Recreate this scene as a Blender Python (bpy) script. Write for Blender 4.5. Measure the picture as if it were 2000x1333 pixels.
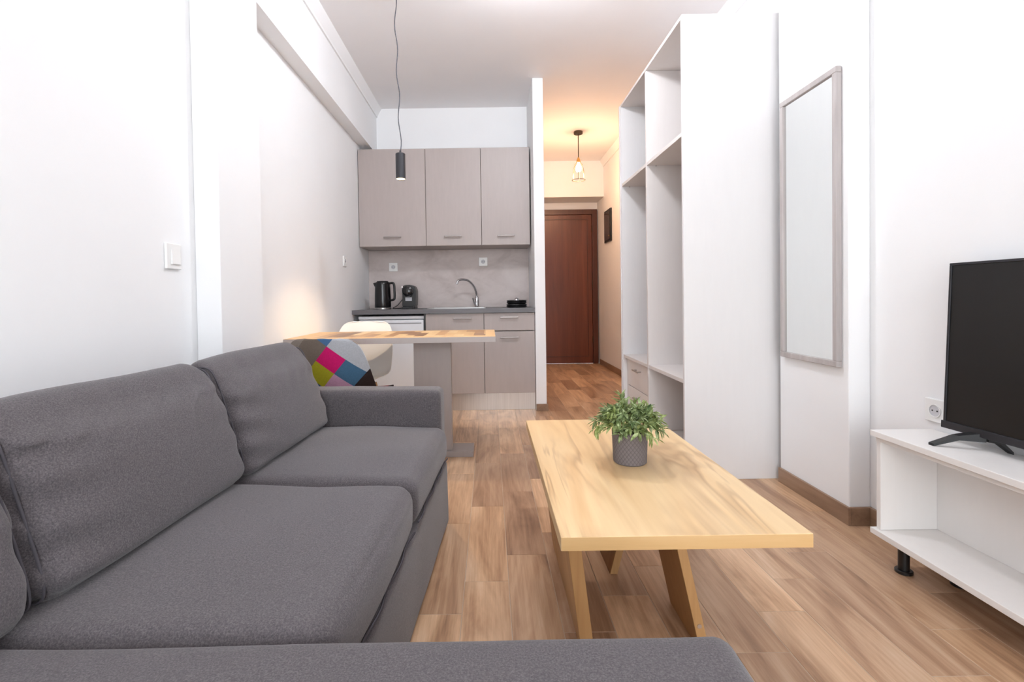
import bpy, bmesh, math, random
from mathutils import Vector, Matrix, noise

for o in list(bpy.data.objects):
    bpy.data.objects.remove(o)
S = bpy.context.scene
COL = S.collection
R = math.radians
random.seed(7)

# ------------------------------------------------------------------ camera
CAM_H, F = 0.97, 950.0                      # eye height in m, focal length in px of the 2000 px frame
PITCH, ROLL = R(1.0), R(-0.85)
VPX, VPY = 957.0, 583.0                     # where the room's depth direction vanishes
cd = bpy.data.cameras.new('camera'); cam = bpy.data.objects.new('camera', cd); COL.objects.link(cam)
cam.location = (0, 0, CAM_H)
cam.matrix_world = Matrix.Translation((0, 0, CAM_H)) @ Matrix.Rotation(R(90) - PITCH, 4, 'X') @ Matrix.Rotation(ROLL, 4, 'Z')
cd.sensor_width = 36; cd.sensor_fit = 'HORIZONTAL'; cd.lens = F / 2000 * 36
cd.shift_x = (1000 - VPX) / 2000
cd.shift_y = (VPY + F * math.tan(PITCH) - 666.5) / 2000
cd.clip_start = 0.02
S.camera = cam

# ------------------------------------------------------------------ light
w = bpy.data.worlds.new('daylight'); S.world = w; w.use_nodes = True
bg = w.node_tree.nodes['Background']
bg.inputs[0].default_value = (0.90, 0.955, 1.0, 1); bg.inputs[1].default_value = 5.2
WIN = (-0.95, 1.35, 0.05, 2.62, -2.6)       # window opening behind the camera: x0 x1 z0 z1 y
pl = bpy.data.lights.new('window_portal', 'AREA'); pl.shape = 'RECTANGLE'
pl.size = WIN[1] - WIN[0]; pl.size_y = WIN[3] - WIN[2]; pl.cycles.is_portal = True
po = bpy.data.objects.new('window_portal', pl); COL.objects.link(po)
po.location = ((WIN[0] + WIN[1]) / 2, WIN[4] - 0.10, (WIN[2] + WIN[3]) / 2); po.rotation_euler = (R(90), 0, 0)
S.view_settings.view_transform = 'Standard'; S.view_settings.look = 'None'
S.view_settings.exposure = 0.36; S.view_settings.gamma = 1; S.view_settings.use_curve_mapping = False

# ------------------------------------------------------------------ materials
def lin(c):
    return tuple(((v / 255) / 12.92 if v / 255 <= 0.04045 else ((v / 255 + 0.055) / 1.055) ** 2.4) for v in c) + (1,)

class Mat:
    def __init__(self, name, col=(200, 200, 200), rough=0.5, metal=0.0, spec=0.5):
        self.m = bpy.data.materials.new(name); self.m.use_nodes = True
        self.t = self.m.node_tree; self.p = self.t.nodes['Principled BSDF']
        self.p.inputs['Base Color'].default_value = lin(col)
        self.p.inputs['Roughness'].default_value = rough
        self.p.inputs['Metallic'].default_value = metal
        self.p.inputs['Specular IOR Level'].default_value = spec
        self._c = None
    def n(self, typ, **kw):
        nd = self.t.nodes.new(typ)
        for k, v in kw.items():
            if k in nd.inputs.keys(): nd.inputs[k].default_value = v
            else: setattr(nd, k, v)
        return nd
    def l(self, a, b): self.t.links.new(a, b)
    def coords(self, scale=(1, 1, 1), rot=(0, 0, 0), vary=False):
        tc = self.n('ShaderNodeTexCoord'); mp = self.n('ShaderNodeMapping')
        mp.inputs['Scale'].default_value = scale; mp.inputs['Rotation'].default_value = rot
        if vary:
            oi = self.n('ShaderNodeObjectInfo'); mul = self.n('ShaderNodeVectorMath', operation='SCALE')
            cb = self.n('ShaderNodeCombineXYZ')
            self.l(oi.outputs['Random'], cb.inputs[0]); self.l(oi.outputs['Random'], cb.inputs[1]); self.l(oi.outputs['Random'], cb.inputs[2])
            self.l(cb.outputs[0], mul.inputs[0]); mul.inputs['Scale'].default_value = 37.0
            ad = self.n('ShaderNodeVectorMath', operation='ADD')
            self.l(tc.outputs['Object'], ad.inputs[0]); self.l(mul.outputs[0], ad.inputs[1]); self.l(ad.outputs[0], mp.inputs[0])
        else:
            self.l(tc.outputs['Object'], mp.inputs[0])
        return mp.outputs[0]
    def noise(self, vec, scale=5, detail=4, rough=0.5, dist=0.0):
        nd = self.n('ShaderNodeTexNoise'); nd.inputs['Scale'].default_value = scale; nd.inputs['Detail'].default_value = detail
        nd.inputs['Roughness'].default_value = rough; nd.inputs['Distortion'].default_value = dist
        self.l(vec, nd.inputs['Vector']); return nd.outputs['Fac']
    def ramp(self, fac, stops, interp='LINEAR'):
        r = self.n('ShaderNodeValToRGB'); r.color_ramp.interpolation = interp
        e = r.color_ramp.elements
        while len(e) < len(stops): e.new(0.5)
        for i, (p, c) in enumerate(stops): e[i].position = p; e[i].color = lin(c)
        self.l(fac, r.inputs[0]); return r.outputs[0]
    def mix(self, fac, a, b, mode='MIX'):
        x = self.n('ShaderNodeMix', data_type='RGBA', blend_type=mode)
        if isinstance(fac, (int, float)): x.inputs[0].default_value = fac
        else: self.l(fac, x.inputs[0])
        for i, v in ((6, a), (7, b)):
            if isinstance(v, tuple): x.inputs[i].default_value = lin(v) if len(v) == 3 else v
            else: self.l(v, x.inputs[i])
        return x.outputs[2]
    def math(self, op, a, b=None, c=None):
        x = self.n('ShaderNodeMath', operation=op)
        for i, v in enumerate((a, b, c)):
            if v is None: continue
            if isinstance(v, (int, float)): x.inputs[i].default_value = v
            else: self.l(v, x.inputs[i])
        return x.outputs[0]
    def color(self, c): self.l(c, self.p.inputs['Base Color']); return self
    def bump(self, h, strength=0.2, dist=0.002):
        b = self.n('ShaderNodeBump'); b.inputs['Strength'].default_value = strength; b.inputs['Distance'].default_value = dist
        self.l(h, b.inputs['Height']); self.l(b.outputs[0], self.p.inputs['Normal']); return self

M = {}
def paint(name, col, rough=0.7):
    a = Mat(name, col, rough, spec=0.3); v = a.coords()
    a.color(a.mix(a.noise(v, 3, 3), tuple(max(0, c - 3) for c in col), tuple(min(255, c + 2) for c in col)))
    a.bump(a.noise(v, 90, 3), 0.06, 0.002); M[name] = a.m
paint('wall_paint', (247, 247, 248)); paint('ceiling_paint', (248, 246, 247))

def wood(name, stops, axis='y', fine=60, long=2.2, rough=0.45, vary=False, dist=1.2, bump=0.1, var=None, ring=6.0):
    """grain runs along axis"""
    a = Mat(name, (150, 120, 90), rough)
    k = {'x': 0, 'y': 1, 'z': 2}[axis]
    s1 = [ring] * 3; s1[k] = long * 0.35
    s2 = [fine] * 3; s2[k] = long
    n1 = a.noise(a.coords(s1, vary=vary), 1.0, 5, 0.55, dist)
    n2 = a.noise(a.coords(s2, vary=vary), 1.0, 4, 0.6, 0.3)
    f = a.math('ADD', a.math('MULTIPLY', n1, 0.68), a.math('MULTIPLY', n2, 0.32))
    c = a.ramp(f, stops)
    if var:
        oi = a.n('ShaderNodeObjectInfo')
        c = a.mix(a.ramp(oi.outputs['Random'], [(0, (0, 0, 0)), (1, (255, 255, 255))]), a.mix(1.0, c, var[0], 'MULTIPLY'), a.mix(1.0, c, var[1], 'MULTIPLY'))
    a.color(c); a.bump(n2, bump, 0.002); M[name] = a.m
    return a
wood('floor_tile', [(0.28, (140, 106, 82)), (0.43, (194, 158, 127)), (0.56, (222, 189, 157)), (0.71, (241, 216, 190))], 'y', 95, 3.0, 0.33, True, 2.2, 0.12, ((208, 199, 195), (255, 249, 240)))
wood('skirting_tile', [(0.2, (104, 78, 60)), (0.5, (148, 118, 95)), (0.8, (178, 148, 124))], 'y', 60, 3, 0.4)
a = Mat('oak_top', (225, 190, 140), 0.38)
v0 = a.coords((7.5, 0.8, 7.5)); n1 = a.noise(v0, 1.0, 3, 0.5, 1.0)
n2 = a.noise(a.coords((60, 2.2, 60)), 1.0, 4, 0.6, 0.3)
n3 = a.noise(a.coords((5.5, 0.55, 5.5)), 1.0, 3, 0.5, 1.6)
c = a.ramp(n1, [(0.25, (212, 172, 122)), (0.42, (236, 202, 152)), (0.6, (243, 213, 166)), (0.78, (222, 182, 130))])
c = a.mix(a.math('MULTIPLY', n2, 0.30), c, (190, 150, 104))
vein = a.ramp(n3, [(0.46, (0, 0, 0)), (0.495, (255, 255, 255)), (0.505, (255, 255, 255)), (0.55, (0, 0, 0))])
patch = a.ramp(a.noise(a.coords((2.6, 1.5, 2.6)), 1.0, 2), [(0.38, (0, 0, 0)), (0.58, (255, 255, 255))])
c = a.mix(a.math('MULTIPLY', a.math('MULTIPLY', vein, patch), 0.62), c, (156, 112, 74))
vo = a.n('ShaderNodeTexVoronoi'); vo.inputs['Scale'].default_value = 1.0; a.l(a.coords((6.0, 2.6, 6.0)), vo.inputs['Vector'])
knot = a.ramp(vo.outputs['Distance'], [(0.03, (255, 255, 255)), (0.10, (0, 0, 0))])
c = a.mix(a.math('MULTIPLY', knot, 0.45), c, (140, 95, 58)); a.color(c); a.bump(n2, 0.05, 0.001); M['oak_top'] = a.m
wood('oak_leg', [(0.2, (150, 106, 62)), (0.5, (190, 146, 96)), (0.8, (212, 172, 120))], 'z', 60, 2.5, 0.42)
wood('oak_edge', [(0.2, (186, 146, 96)), (0.5, (214, 174, 120)), (0.8, (226, 190, 140))], 'x', 60, 2.5, 0.42)
wood('door_wood', [(0.2, (72, 32, 18)), (0.5, (104, 52, 30)), (0.8, (126, 68, 42))], 'z', 55, 1.6, 0.35)
wood('door_frame_wood', [(0.2, (60, 28, 16)), (0.5, (86, 44, 27)), (0.8, (104, 56, 36))], 'z', 60, 2, 0.35)
wood('mirror_frame_wood', [(0.2, (150, 142, 140)), (0.5, (180, 172, 170)), (0.8, (202, 196, 194))], 'z', 70, 3, 0.55)
wood('beech', [(0.2, (190, 150, 104)), (0.5, (214, 178, 132)), (0.8, (226, 194, 150))], 'z', 50, 3, 0.45)
wood('worktop_grey', [(0.2, (84, 82, 85)), (0.5, (104, 102, 105)), (0.8, (124, 121, 123))], 'x', 70, 3, 0.42)

def laminate(name, col, rough=0.42, amt=5):
    a = Mat(name, col, rough); v = a.coords((30, 30, 4)); n = a.noise(v, 1.5, 4, 0.6)
    a.color(a.mix(n, tuple(c - amt for c in col), tuple(min(255, c + amt) for c in col))); a.bump(n, 0.05, 0.001); M[name] = a.m
laminate('taupe', (175, 164, 160)); laminate('taupe_dark', (150, 139, 134)); laminate('white_laminate', (233, 231, 231), 0.35, 2)
laminate('warm_white', (236, 231, 228), 0.38, 2); laminate('table_grey', (172, 162, 158)); laminate('wardrobe_inner', (228, 222, 219), 0.45, 2)
laminate('fridge_white', (238, 239, 243), 0.3, 1); laminate('tv_stand_white', (237, 233, 230), 0.42, 2)

a = Mat('concrete_panel', (186, 174, 170), 0.5); v = a.coords((1, 1, 1.6))
n1 = a.noise(v, 3.2, 6, 0.62, 0.8); n2 = a.noise(v, 14, 4, 0.6)
c = a.ramp(n1, [(0.25, (176, 163, 158)), (0.5, (202, 190, 186)), (0.75, (216, 206, 202))])
a.color(a.mix(a.math('MULTIPLY', n2, 0.25), c, (168, 155, 151))); M['concrete_panel'] = a.m

a = Mat('sofa_fabric', (110, 105, 108), 0.95, spec=0.15); v = a.coords()
n1 = a.noise(a.coords((1, 1, 1)), 330, 3, 0.75); n2 = a.noise(v, 3, 3); n3 = a.noise(a.coords((3, 3, 3)), 160, 2, 0.6)
c = a.ramp(n1, [(0.34, (68, 65, 68)), (0.5, (90, 85, 88)), (0.66, (113, 107, 109))])
c = a.mix(a.math('MULTIPLY', n2, 0.35), c, (92, 85, 87)); a.color(c)
a.p.inputs['Sheen Weight'].default_value = 0.25; a.p.inputs['Sheen Roughness'].default_value = 0.5
a.bump(a.math('ADD', n1, n3), 0.3, 0.002); M['sofa_fabric'] = a.m
Mt = Mat('seam_fabric', (84, 81, 86), 0.95, spec=0.1); M['seam_fabric'] = Mt.m
Mt = Mat('lint', (225, 222, 220), 0.9); M['lint'] = Mt.m

for nm, col, ro, me in (('black_metal', (30, 30, 32), 0.45, 0.0), ('black_gloss', (20, 19, 21), 0.14, 0.0), ('black_plastic', (18, 18, 20), 0.38, 0.0),
                        ('tv_plastic', (42, 42, 46), 0.38, 0.2), ('chrome', (215, 215, 218), 0.12, 1.0), ('brushed_steel', (190, 188, 186), 0.3, 1.0), ('handle_steel', (150, 143, 140), 0.38, 0.9),
                        ('white_plastic', (244, 244, 243), 0.35, 0.0), ('chair_plastic', (243, 240, 236), 0.36, 0.0), ('grout', (196, 176, 156), 0.8, 0.0),
                        ('soil', (48, 38, 30), 0.95, 0.0), ('stem_green', (110, 132, 60), 0.6, 0.0), ('dark_hole', (48, 46, 46), 0.7, 0.0),
                        ('grey_label', (205, 205, 210), 0.5, 0.0), ('pvc_seal', (150, 150, 154), 0.6, 0.0), ('bronze', (74, 60, 46), 0.4, 0.6),
                        ('brass', (190, 150, 90), 0.3, 0.9), ('lamp_black', (52, 52, 56), 0.42, 0.3), ('cord_grey', (70, 70, 78), 0.7, 0.0),
                        ('steel_edge', (160, 160, 164), 0.35, 0.9), ('window_white', (235, 235, 235), 0.4, 0.0)):
    M[nm] = Mat(nm, col, ro, me).m
a = Mat('tv_screen', (12, 12, 13), 0.36, spec=0.5); M['tv_screen'] = a.m
a = Mat('mirror_glass', (235, 238, 238), 0.02, 1.0); M['mirror_glass'] = a.m
a = Mat('plinth_metal', (206, 202, 200), 0.3, 0.85); n = a.noise(a.coords((120, 120, 2)), 1, 3)
a.color(a.mix(n, (190, 184, 180), (222, 218, 214))); M['plinth_metal'] = a.m
a = Mat('fuse_glass', (52, 42, 36), 0.15); M['fuse_glass'] = a.m
def emit(name, col, st):
    a = Mat(name, col, 0.4); a.p.inputs['Emission Color'].default_value = lin(col); a.p.inputs['Emission Strength'].default_value = st; M[name] = a.m
emit('bulb_warm', (255, 205, 140), 30.0); emit('added_lamp_diffuser', (243, 248, 255), 103.0); emit('spot_warm', (255, 214, 160), 14.0)

# pot: crossed diagonal grooves
a = Mat('pot_clay', (116, 108, 108), 0.75)
tc = a.n('ShaderNodeTexCoord'); sp = a.n('ShaderNodeSeparateXYZ'); a.l(tc.outputs['Object'], sp.inputs[0])
ang = a.math('MULTIPLY', a.math('ARCTAN2', sp.outputs[1], sp.outputs[0]), 14.0); zz = a.math('MULTIPLY', sp.outputs[2], 190.0)
s1 = a.math('ABSOLUTE', a.math('SINE', a.math('ADD', ang, zz))); s2 = a.math('ABSOLUTE', a.math('SINE', a.math('SUBTRACT', ang, zz)))
g = a.math('MINIMUM', a.math('MULTIPLY', s1, 3.0), a.math('MULTIPLY', s2, 3.0)); g = a.math('MINIMUM', g, 1.0)
a.color(a.mix(g, (92, 85, 86), (122, 114, 114))); a.bump(g, 0.5, 0.003); M['pot_clay'] = a.m
# leaves
a = Mat('leaf_green', (110, 150, 70), 0.5); oi = a.n('ShaderNodeObjectInfo'); n = a.noise(a.coords(), 55, 2)
c = a.ramp(n, [(0.32, (58, 84, 50)), (0.5, (112, 134, 88)), (0.66, (178, 192, 148))])
a.color(a.mix(oi.outputs['Random'], c, a.mix(0.4, c, (186, 192, 92)))); M['leaf_green'] = a.m
# laminate of the dining table: strips of different woods
a = Mat('strip_laminate', (200, 170, 130), 0.35)
tc = a.n('ShaderNodeTexCoord'); sp = a.n('ShaderNodeSeparateXYZ'); a.l(tc.outputs['Object'], sp.inputs[0])
cx = a.math('FLOOR', a.math('MULTIPLY', sp.outputs[0], 17.0)); cy = a.math('FLOOR', a.math('ADD', a.math('MULTIPLY', sp.outputs[1], 3.2), a.math('MULTIPLY', cx, 0.37)))
cb = a.n('ShaderNodeCombineXYZ'); a.l(cx, cb.inputs[0]); a.l(cy, cb.inputs[1])
wn = a.n('ShaderNodeTexWhiteNoise', noise_dimensions='2D'); a.l(cb.outputs[0], wn.inputs['Vector'])
c = a.ramp(wn.outputs[0], [(0, (128, 98, 72)), (0.16, (218, 182, 132)), (0.34, (172, 134, 98)), (0.5, (232, 202, 156)), (0.66, (196, 156, 110)), (0.84, (150, 118, 92))], 'CONSTANT')
a.color(a.mix(a.math('MULTIPLY', a.noise(a.coords((60, 3, 60)), 1, 3), 0.4), c, (150, 116, 84))); M['strip_laminate'] = a.m
# patchwork upholstery: diagonal cells in the plane of the backrest
a = Mat('patchwork', (150, 150, 150), 0.9, spec=0.15)
tc = a.n('ShaderNodeTexCoord'); sp = a.n('ShaderNodeSeparateXYZ'); a.l(tc.outputs['Object'], sp.inputs[0])
PA, PB, P0 = Vector((0.087, -0.069)), Vector((-0.070, -0.074)), Vector((0.026, 0.742))
det = PA.x * PB.y - PA.y * PB.x
dx = a.math('SUBTRACT', sp.outputs[0], P0.x); dz = a.math('SUBTRACT', sp.outputs[2], P0.y)
ua = a.math('DIVIDE', a.math('SUBTRACT', a.math('MULTIPLY', dx, PB.y), a.math('MULTIPLY', dz, PB.x)), det)
ub = a.math('DIVIDE', a.math('SUBTRACT', a.math('MULTIPLY', dz, PA.x), a.math('MULTIPLY', dx, PA.y)), det)
ia = a.math('FLOOR', ua); ib = a.math('FLOOR', ub)
c = (150, 140, 132)
for (i, j, k) in ((0, 0, (222, 32, 116)), (1, 0, (78, 116, 146)), (0, 1, (178, 172, 44)), (1, 1, (206, 158, 186)), (0, -1, (196, 198, 204)), (1, -1, (196, 198, 204)),
                  (2, 0, (54, 42, 40)), (2, -1, (54, 42, 40)), (-1, 0, (128, 116, 106)), (-1, 1, (128, 116, 106)), (-1, -1, (84, 122, 164)), (2, 1, (150, 60, 70)), (1, 2, (90, 110, 70)), (0, 2, (60, 90, 120))):
    f = a.math('MULTIPLY', a.math('COMPARE', ia, float(i), 0.1), a.math('COMPARE', ib, float(j), 0.1)); c = a.mix(f, c, k)
n = a.noise(a.coords(), 160, 3, 0.7); a.color(a.mix(0.55, c, a.mix(n, (150, 150, 150), (255, 255, 255)), 'MULTIPLY'))
a.bump(n, 0.3, 0.002); M['patchwork'] = a.m

# ------------------------------------------------------------------ mesh helpers
def tag(o, label=None, cat=None, group=None, kind=None):
    if label: o['label'] = label
    if cat: o['category'] = cat
    if group: o['group'] = group
    if kind: o['kind'] = kind
    return o
def thing(name, label, cat, loc=(0, 0, 0), rz=0, group=None):
    o = bpy.data.objects.new(name, None); COL.objects.link(o); o.empty_display_size = 0.05
    o.location = loc; o.rotation_euler = (0, 0, rz)
    return tag(o, label, cat, group)
def root_of(o):
    while o.parent: o = o.parent
    return o
def link(name, bm, mat, parent=None, smooth=False, world=True, sharp=35):
    """one mesh object; world=True: vertices are world coordinates of an unrotated thing"""
    if parent is not None and world:
        bmesh.ops.translate(bm, verts=bm.verts, vec=-Vector(root_of(parent).location))
    bmesh.ops.recalc_face_normals(bm, faces=bm.faces)
    me = bpy.data.meshes.new(name)
    if smooth:
        for f in bm.faces: f.smooth = True
        for e in bm.edges:
            if len(e.link_faces) == 2 and e.calc_face_angle(0) > R(sharp): e.smooth = False
    bm.to_mesh(me); bm.free()
    me.materials.append(M[mat] if isinstance(mat, str) else mat)
    o = bpy.data.objects.new(name, me); COL.objects.link(o)
    if parent is not None: o.parent = parent
    return o
def add_box(bm, x0, x1, y0, y1, z0, z1, bevel=0.0, seg=2, mtx=None):
    t = bmesh.new()
    vs = [t.verts.new(p) for p in ((x0, y0, z0), (x1, y0, z0), (x1, y1, z0), (x0, y1, z0), (x0, y0, z1), (x1, y0, z1), (x1, y1, z1), (x0, y1, z1))]
    for f in ((3, 2, 1, 0), (4, 5, 6, 7), (0, 1, 5, 4), (1, 2, 6, 5), (2, 3, 7, 6), (3, 0, 4, 7)): t.faces.new([vs[i] for i in f])
    if bevel: bmesh.ops.bevel(t, geom=t.edges[:], offset=bevel, segments=seg, affect='EDGES', profile=0.5)
    if mtx: bmesh.ops.transform(t, matrix=mtx, verts=t.verts)
    merge(bm, t); return bm
def merge(bm, t):
    mp = {v: bm.verts.new(v.co) for v in t.verts}
    for f in t.faces:
        try: bm.faces.new([mp[v] for v in f.verts])
        except ValueError: pass
    t.free()
def box(name, b, mat, parent=None, bevel=0.0015, seg=2, world=True, mtx=None):
    bm = bmesh.new(); add_box(bm, *b, bevel=bevel, seg=seg, mtx=mtx); return link(name, bm, mat, parent, False, world)
def add_lathe(bm, prof, n=32, c=(0, 0, 0), axis='z'):
    rings = []
    for r, z in prof:
        if r < 1e-6: rings.append([bm.verts.new(_ax((0, 0, z), axis, c))])
        else: rings.append([bm.verts.new(_ax((r * math.cos(2 * math.pi * i / n), r * math.sin(2 * math.pi * i / n), z), axis, c)) for i in range(n)])
    for a_, b_ in zip(rings, rings[1:]):
        for i in range(n):
            j = (i + 1) % n
            q = [a_[0], b_[j], b_[i]] if len(a_) == 1 else ([a_[i], a_[j], b_[0]] if len(b_) == 1 else [a_[i], a_[j], b_[j], b_[i]])
            if len(set(q)) > 2: bm.faces.new(q)
    return bm
def _ax(p, axis, c):
    x, y, z = p
    if axis == 'x': p = (z, x, y)
    elif axis == 'y': p = (y, z, x)
    return (p[0] + c[0], p[1] + c[1], p[2] + c[2])
def cyl(name, c, r, h, mat, parent=None, n=24, axis='z', bevel=0.0, world=True):
    b = min(bevel, r * 0.5, h * 0.4)
    prof = [(0, 0), (r - b, 0), (r, b), (r, h - b), (r - b, h), (0, h)] if b else [(0, 0), (r, 0), (r, h), (0, h)]
    bm = bmesh.new(); add_lathe(bm, prof, n, c, axis); return link(name, bm, mat, parent, True, world)
def add_tube(bm, pts, r, n=10, caps=True, closed=False):
    pts = [Vector(p) for p in pts]; m = len(pts)
    rr = r if isinstance(r, (list, tuple)) else [r] * m
    rings = []; up = None
    for i, p in enumerate(pts):
        if closed: d = (pts[(i + 1) % m] - pts[i - 1]).normalized()
        else: d = (pts[min(i + 1, m - 1)] - pts[max(i - 1, 0)]).normalized()
        if up is None:
            up = d.orthogonal().normalized()
        up = (up - d * up.dot(d)).normalized(); s = d.cross(up)
        rings.append([bm.verts.new(p + (up * math.cos(2 * math.pi * k / n) + s * math.sin(2 * math.pi * k / n)) * rr[i]) for k in range(n)])
    for i in range(m if closed else m - 1):
        a_, b_ = rings[i], rings[(i + 1) % m]
        for k in range(n): bm.faces.new([a_[k], a_[(k + 1) % n], b_[(k + 1) % n], b_[k]])
    if caps and not closed: bm.faces.new(rings[0][::-1]); bm.faces.new(rings[-1])
    return bm
def tube(name, pts, r, mat, parent=None, n=10, closed=False, world=True):
    bm = bmesh.new(); add_tube(bm, pts, r, n, True, closed); return link(name, bm, mat, parent, True, world, 60)
def catmull(pts, k=8, closed=False):
    P = [Vector(p) for p in pts]; out = []; m = len(P)
    for i in range(m if closed else m - 1):
        if closed: a_, b_, c_, d_ = P[i - 1], P[i], P[(i + 1) % m], P[(i + 2) % m]
        else: a_, b_, c_, d_ = P[max(i - 1, 0)], P[i], P[i + 1], P[min(i + 2, m - 1)]
        for s in range(k):
            t = s / k
            out.append(0.5 * ((2 * b_) + (c_ - a_) * t + (2 * a_ - 5 * b_ + 4 * c_ - d_) * t * t + (3 * b_ - a_ - 3 * c_ + d_) * t ** 3))
    if not closed: out.append(P[-1])
    return out
def prism(name, poly, axis, lo, hi, mat, parent=None, bevel=0.0, world=True):
    """polygon in the two other axes, extruded along axis"""
    bm = bmesh.new()
    def P(u, v, w_): return {'x': (w_, u, v), 'y': (u, w_, v), 'z': (u, v, w_)}[axis]
    A = [bm.verts.new(P(u, v, lo)) for u, v in poly]; B = [bm.verts.new(P(u, v, hi)) for u, v in poly]
    bm.faces.new(A[::-1]); bm.faces.new(B)
    for i in range(len(poly)):
        j = (i + 1) % len(poly); bm.faces.new([A[i], A[j], B[j], B[i]])
    bmesh.ops.recalc_face_normals(bm, faces=bm.faces)
    if bevel: bmesh.ops.bevel(bm, geom=bm.edges[:], offset=bevel, segments=2, affect='EDGES')
    return link(name, bm, mat, parent, False, world)
def soft_box(bm, lo, hi, r, n=(24, 24, 8), puff=(0, 0, 0), wr=0.0, seed=0, plan_r=None, shear=None, wfreq=5.0):
    """upholstered block: rounded edges, bulging faces, slight wrinkles"""
    lo, hi = Vector(lo), Vector(hi); c = (lo + hi) / 2; h = (hi - lo) / 2
    t = bmesh.new(); grid = {}
    def vert(i, j, k):
        if (i, j, k) not in grid:
            u = Vector((2 * i / n[0] - 1, 2 * j / n[1] - 1, 2 * k / n[2] - 1))
            # denser sampling near the edges
            u = Vector([math.copysign(1 - (1 - abs(x)) ** 1.35, x) for x in u])
            p = Vector((u.x * h.x, u.y * h.y, u.z * h.z))
            if plan_r:
                q = Vector((max(-h.x + plan_r, min(h.x - plan_r, p.x)), max(-h.y + plan_r, min(h.y - plan_r, p.y)), 0))
                d = Vector((p.x, p.y, 0)) - q
                if d.length > plan_r: d = d.normalized() * plan_r; p.x, p.y = q.x + d.x, q.y + d.y
            q = Vector([max(-h[a_] + r, min(h[a_] - r, p[a_])) for a_ in range(3)])
            d = p - q
            if d.length > r: p = q + d.normalized() * r
            b = Vector(((1 - u.y ** 2) * (1 - u.z ** 2), (1 - u.x ** 2) * (1 - u.z ** 2), (1 - u.x ** 2) * (1 - u.y ** 2)))
            for a_ in range(3): p[a_] += math.copysign(1, u[a_]) * puff[a_] * max(0, b[a_]) ** 0.6 * abs(u[a_]) ** 2
            if wr:
                p += Vector(noise.noise_vector((p + Vector((seed * 3.1, seed, 0))) * wfreq)) * wr
            p = p + c
            if shear: p = shear(p)
            grid[(i, j, k)] = t.verts.new(p)
        return grid[(i, j, k)]
    X, Y, Z = n
    for i in range(X):
        for j in range(Y):
            t.faces.new([vert(i, j, 0), vert(i, j + 1, 0), vert(i + 1, j + 1, 0), vert(i + 1, j, 0)])
            t.faces.new([vert(i, j, Z), vert(i + 1, j, Z), vert(i + 1, j + 1, Z), vert(i, j + 1, Z)])
    for i in range(X):
        for k in range(Z):
            t.faces.new([vert(i, 0, k), vert(i + 1, 0, k), vert(i + 1, 0, k + 1), vert(i, 0, k + 1)])
            t.faces.new([vert(i, Y, k), vert(i, Y, k + 1), vert(i + 1, Y, k + 1), vert(i + 1, Y, k)])
    for j in range(Y):
        for k in range(Z):
            t.faces.new([vert(0, j, k), vert(0, j, k + 1), vert(0, j + 1, k + 1), vert(0, j + 1, k)])
            t.faces.new([vert(X, j, k), vert(X, j + 1, k), vert(X, j + 1, k + 1), vert(X, j, k + 1)])
    merge(bm, t); return bm

# ------------------------------------------------------------------ room shell
XL, XR, ZC, YW, YK, YE = -1.18, 1.58, 2.83, -2.6, 4.77, 7.10     # left wall, right wall, ceiling, window wall, kitchen wall, hall end
PX0, PX1, PY0 = 0.385, 0.475, 4.15                               # partition between kitchen and hall
T = 0.15
def struct(name, b, mat='wall_paint', label=None, bevel=0.0):
    return tag(box(name, b, mat, None, bevel), label, None, None, 'structure')
struct('ceiling', (XL - T, XR + T, YW - T, YE + T, ZC, ZC + 0.15), 'ceiling_paint', 'plain off-white painted ceiling')
struct('wall_left', (XL - T, XL, YW - T, YK, 0, ZC), label='white left wall behind the grey sofa')
struct('wall_right', (XR, XR + T, YW - T, YE + T, 0, ZC), label='white right wall behind the television and wardrobe')
struct('wall_back', (XL - T, PX0, YK, YK + T, 0, ZC), label='white back wall behind the kitchen cabinets')
struct('wall_partition', (PX0, PX1, PY0, YE, 0, ZC), label='narrow white partition wall beside the kitchenette', bevel=0.004)
struct('wall_end', (PX0, XR, YE, YE + T, 0, ZC), label='cream wall around the entrance door at the end of the hall')
bm = bmesh.new()
for b in ((XL, WIN[0], YW - T, YW, 0, ZC), (WIN[1], XR, YW - T, YW, 0, ZC), (WIN[0], WIN[1], YW - T, YW, WIN[3], ZC), (WIN[0], WIN[1], YW - T, YW, 0, WIN[2])): add_box(bm, *b)
tag(link('wall_front', bm, 'wall_paint'), 'white wall around the balcony window', None, None, 'structure')
wn_ = tag(bpy.data.objects.new('window_1', None), 'large white framed balcony window', None, None, 'structure'); COL.objects.link(wn_); wn_.location = (0.2, YW - 0.08, WIN[2])
bm = bmesh.new(); fx = [WIN[0], WIN[0] + (WIN[1] - WIN[0]) / 2, WIN[1]]
for x in (WIN[0] + 0.03, 0.2, WIN[1] - 0.03): add_box(bm, x - 0.03, x + 0.03, YW - 0.10, YW - 0.05, WIN[2], WIN[3], 0.003)
for z in (WIN[2] + 0.03, WIN[3] - 0.03): add_box(bm, WIN[0] + 0.06, WIN[1] - 0.06, YW - 0.10, YW - 0.05, z - 0.03, z + 0.03, 0.003)
link('window_frame', bm, 'window_white', wn_)
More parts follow.
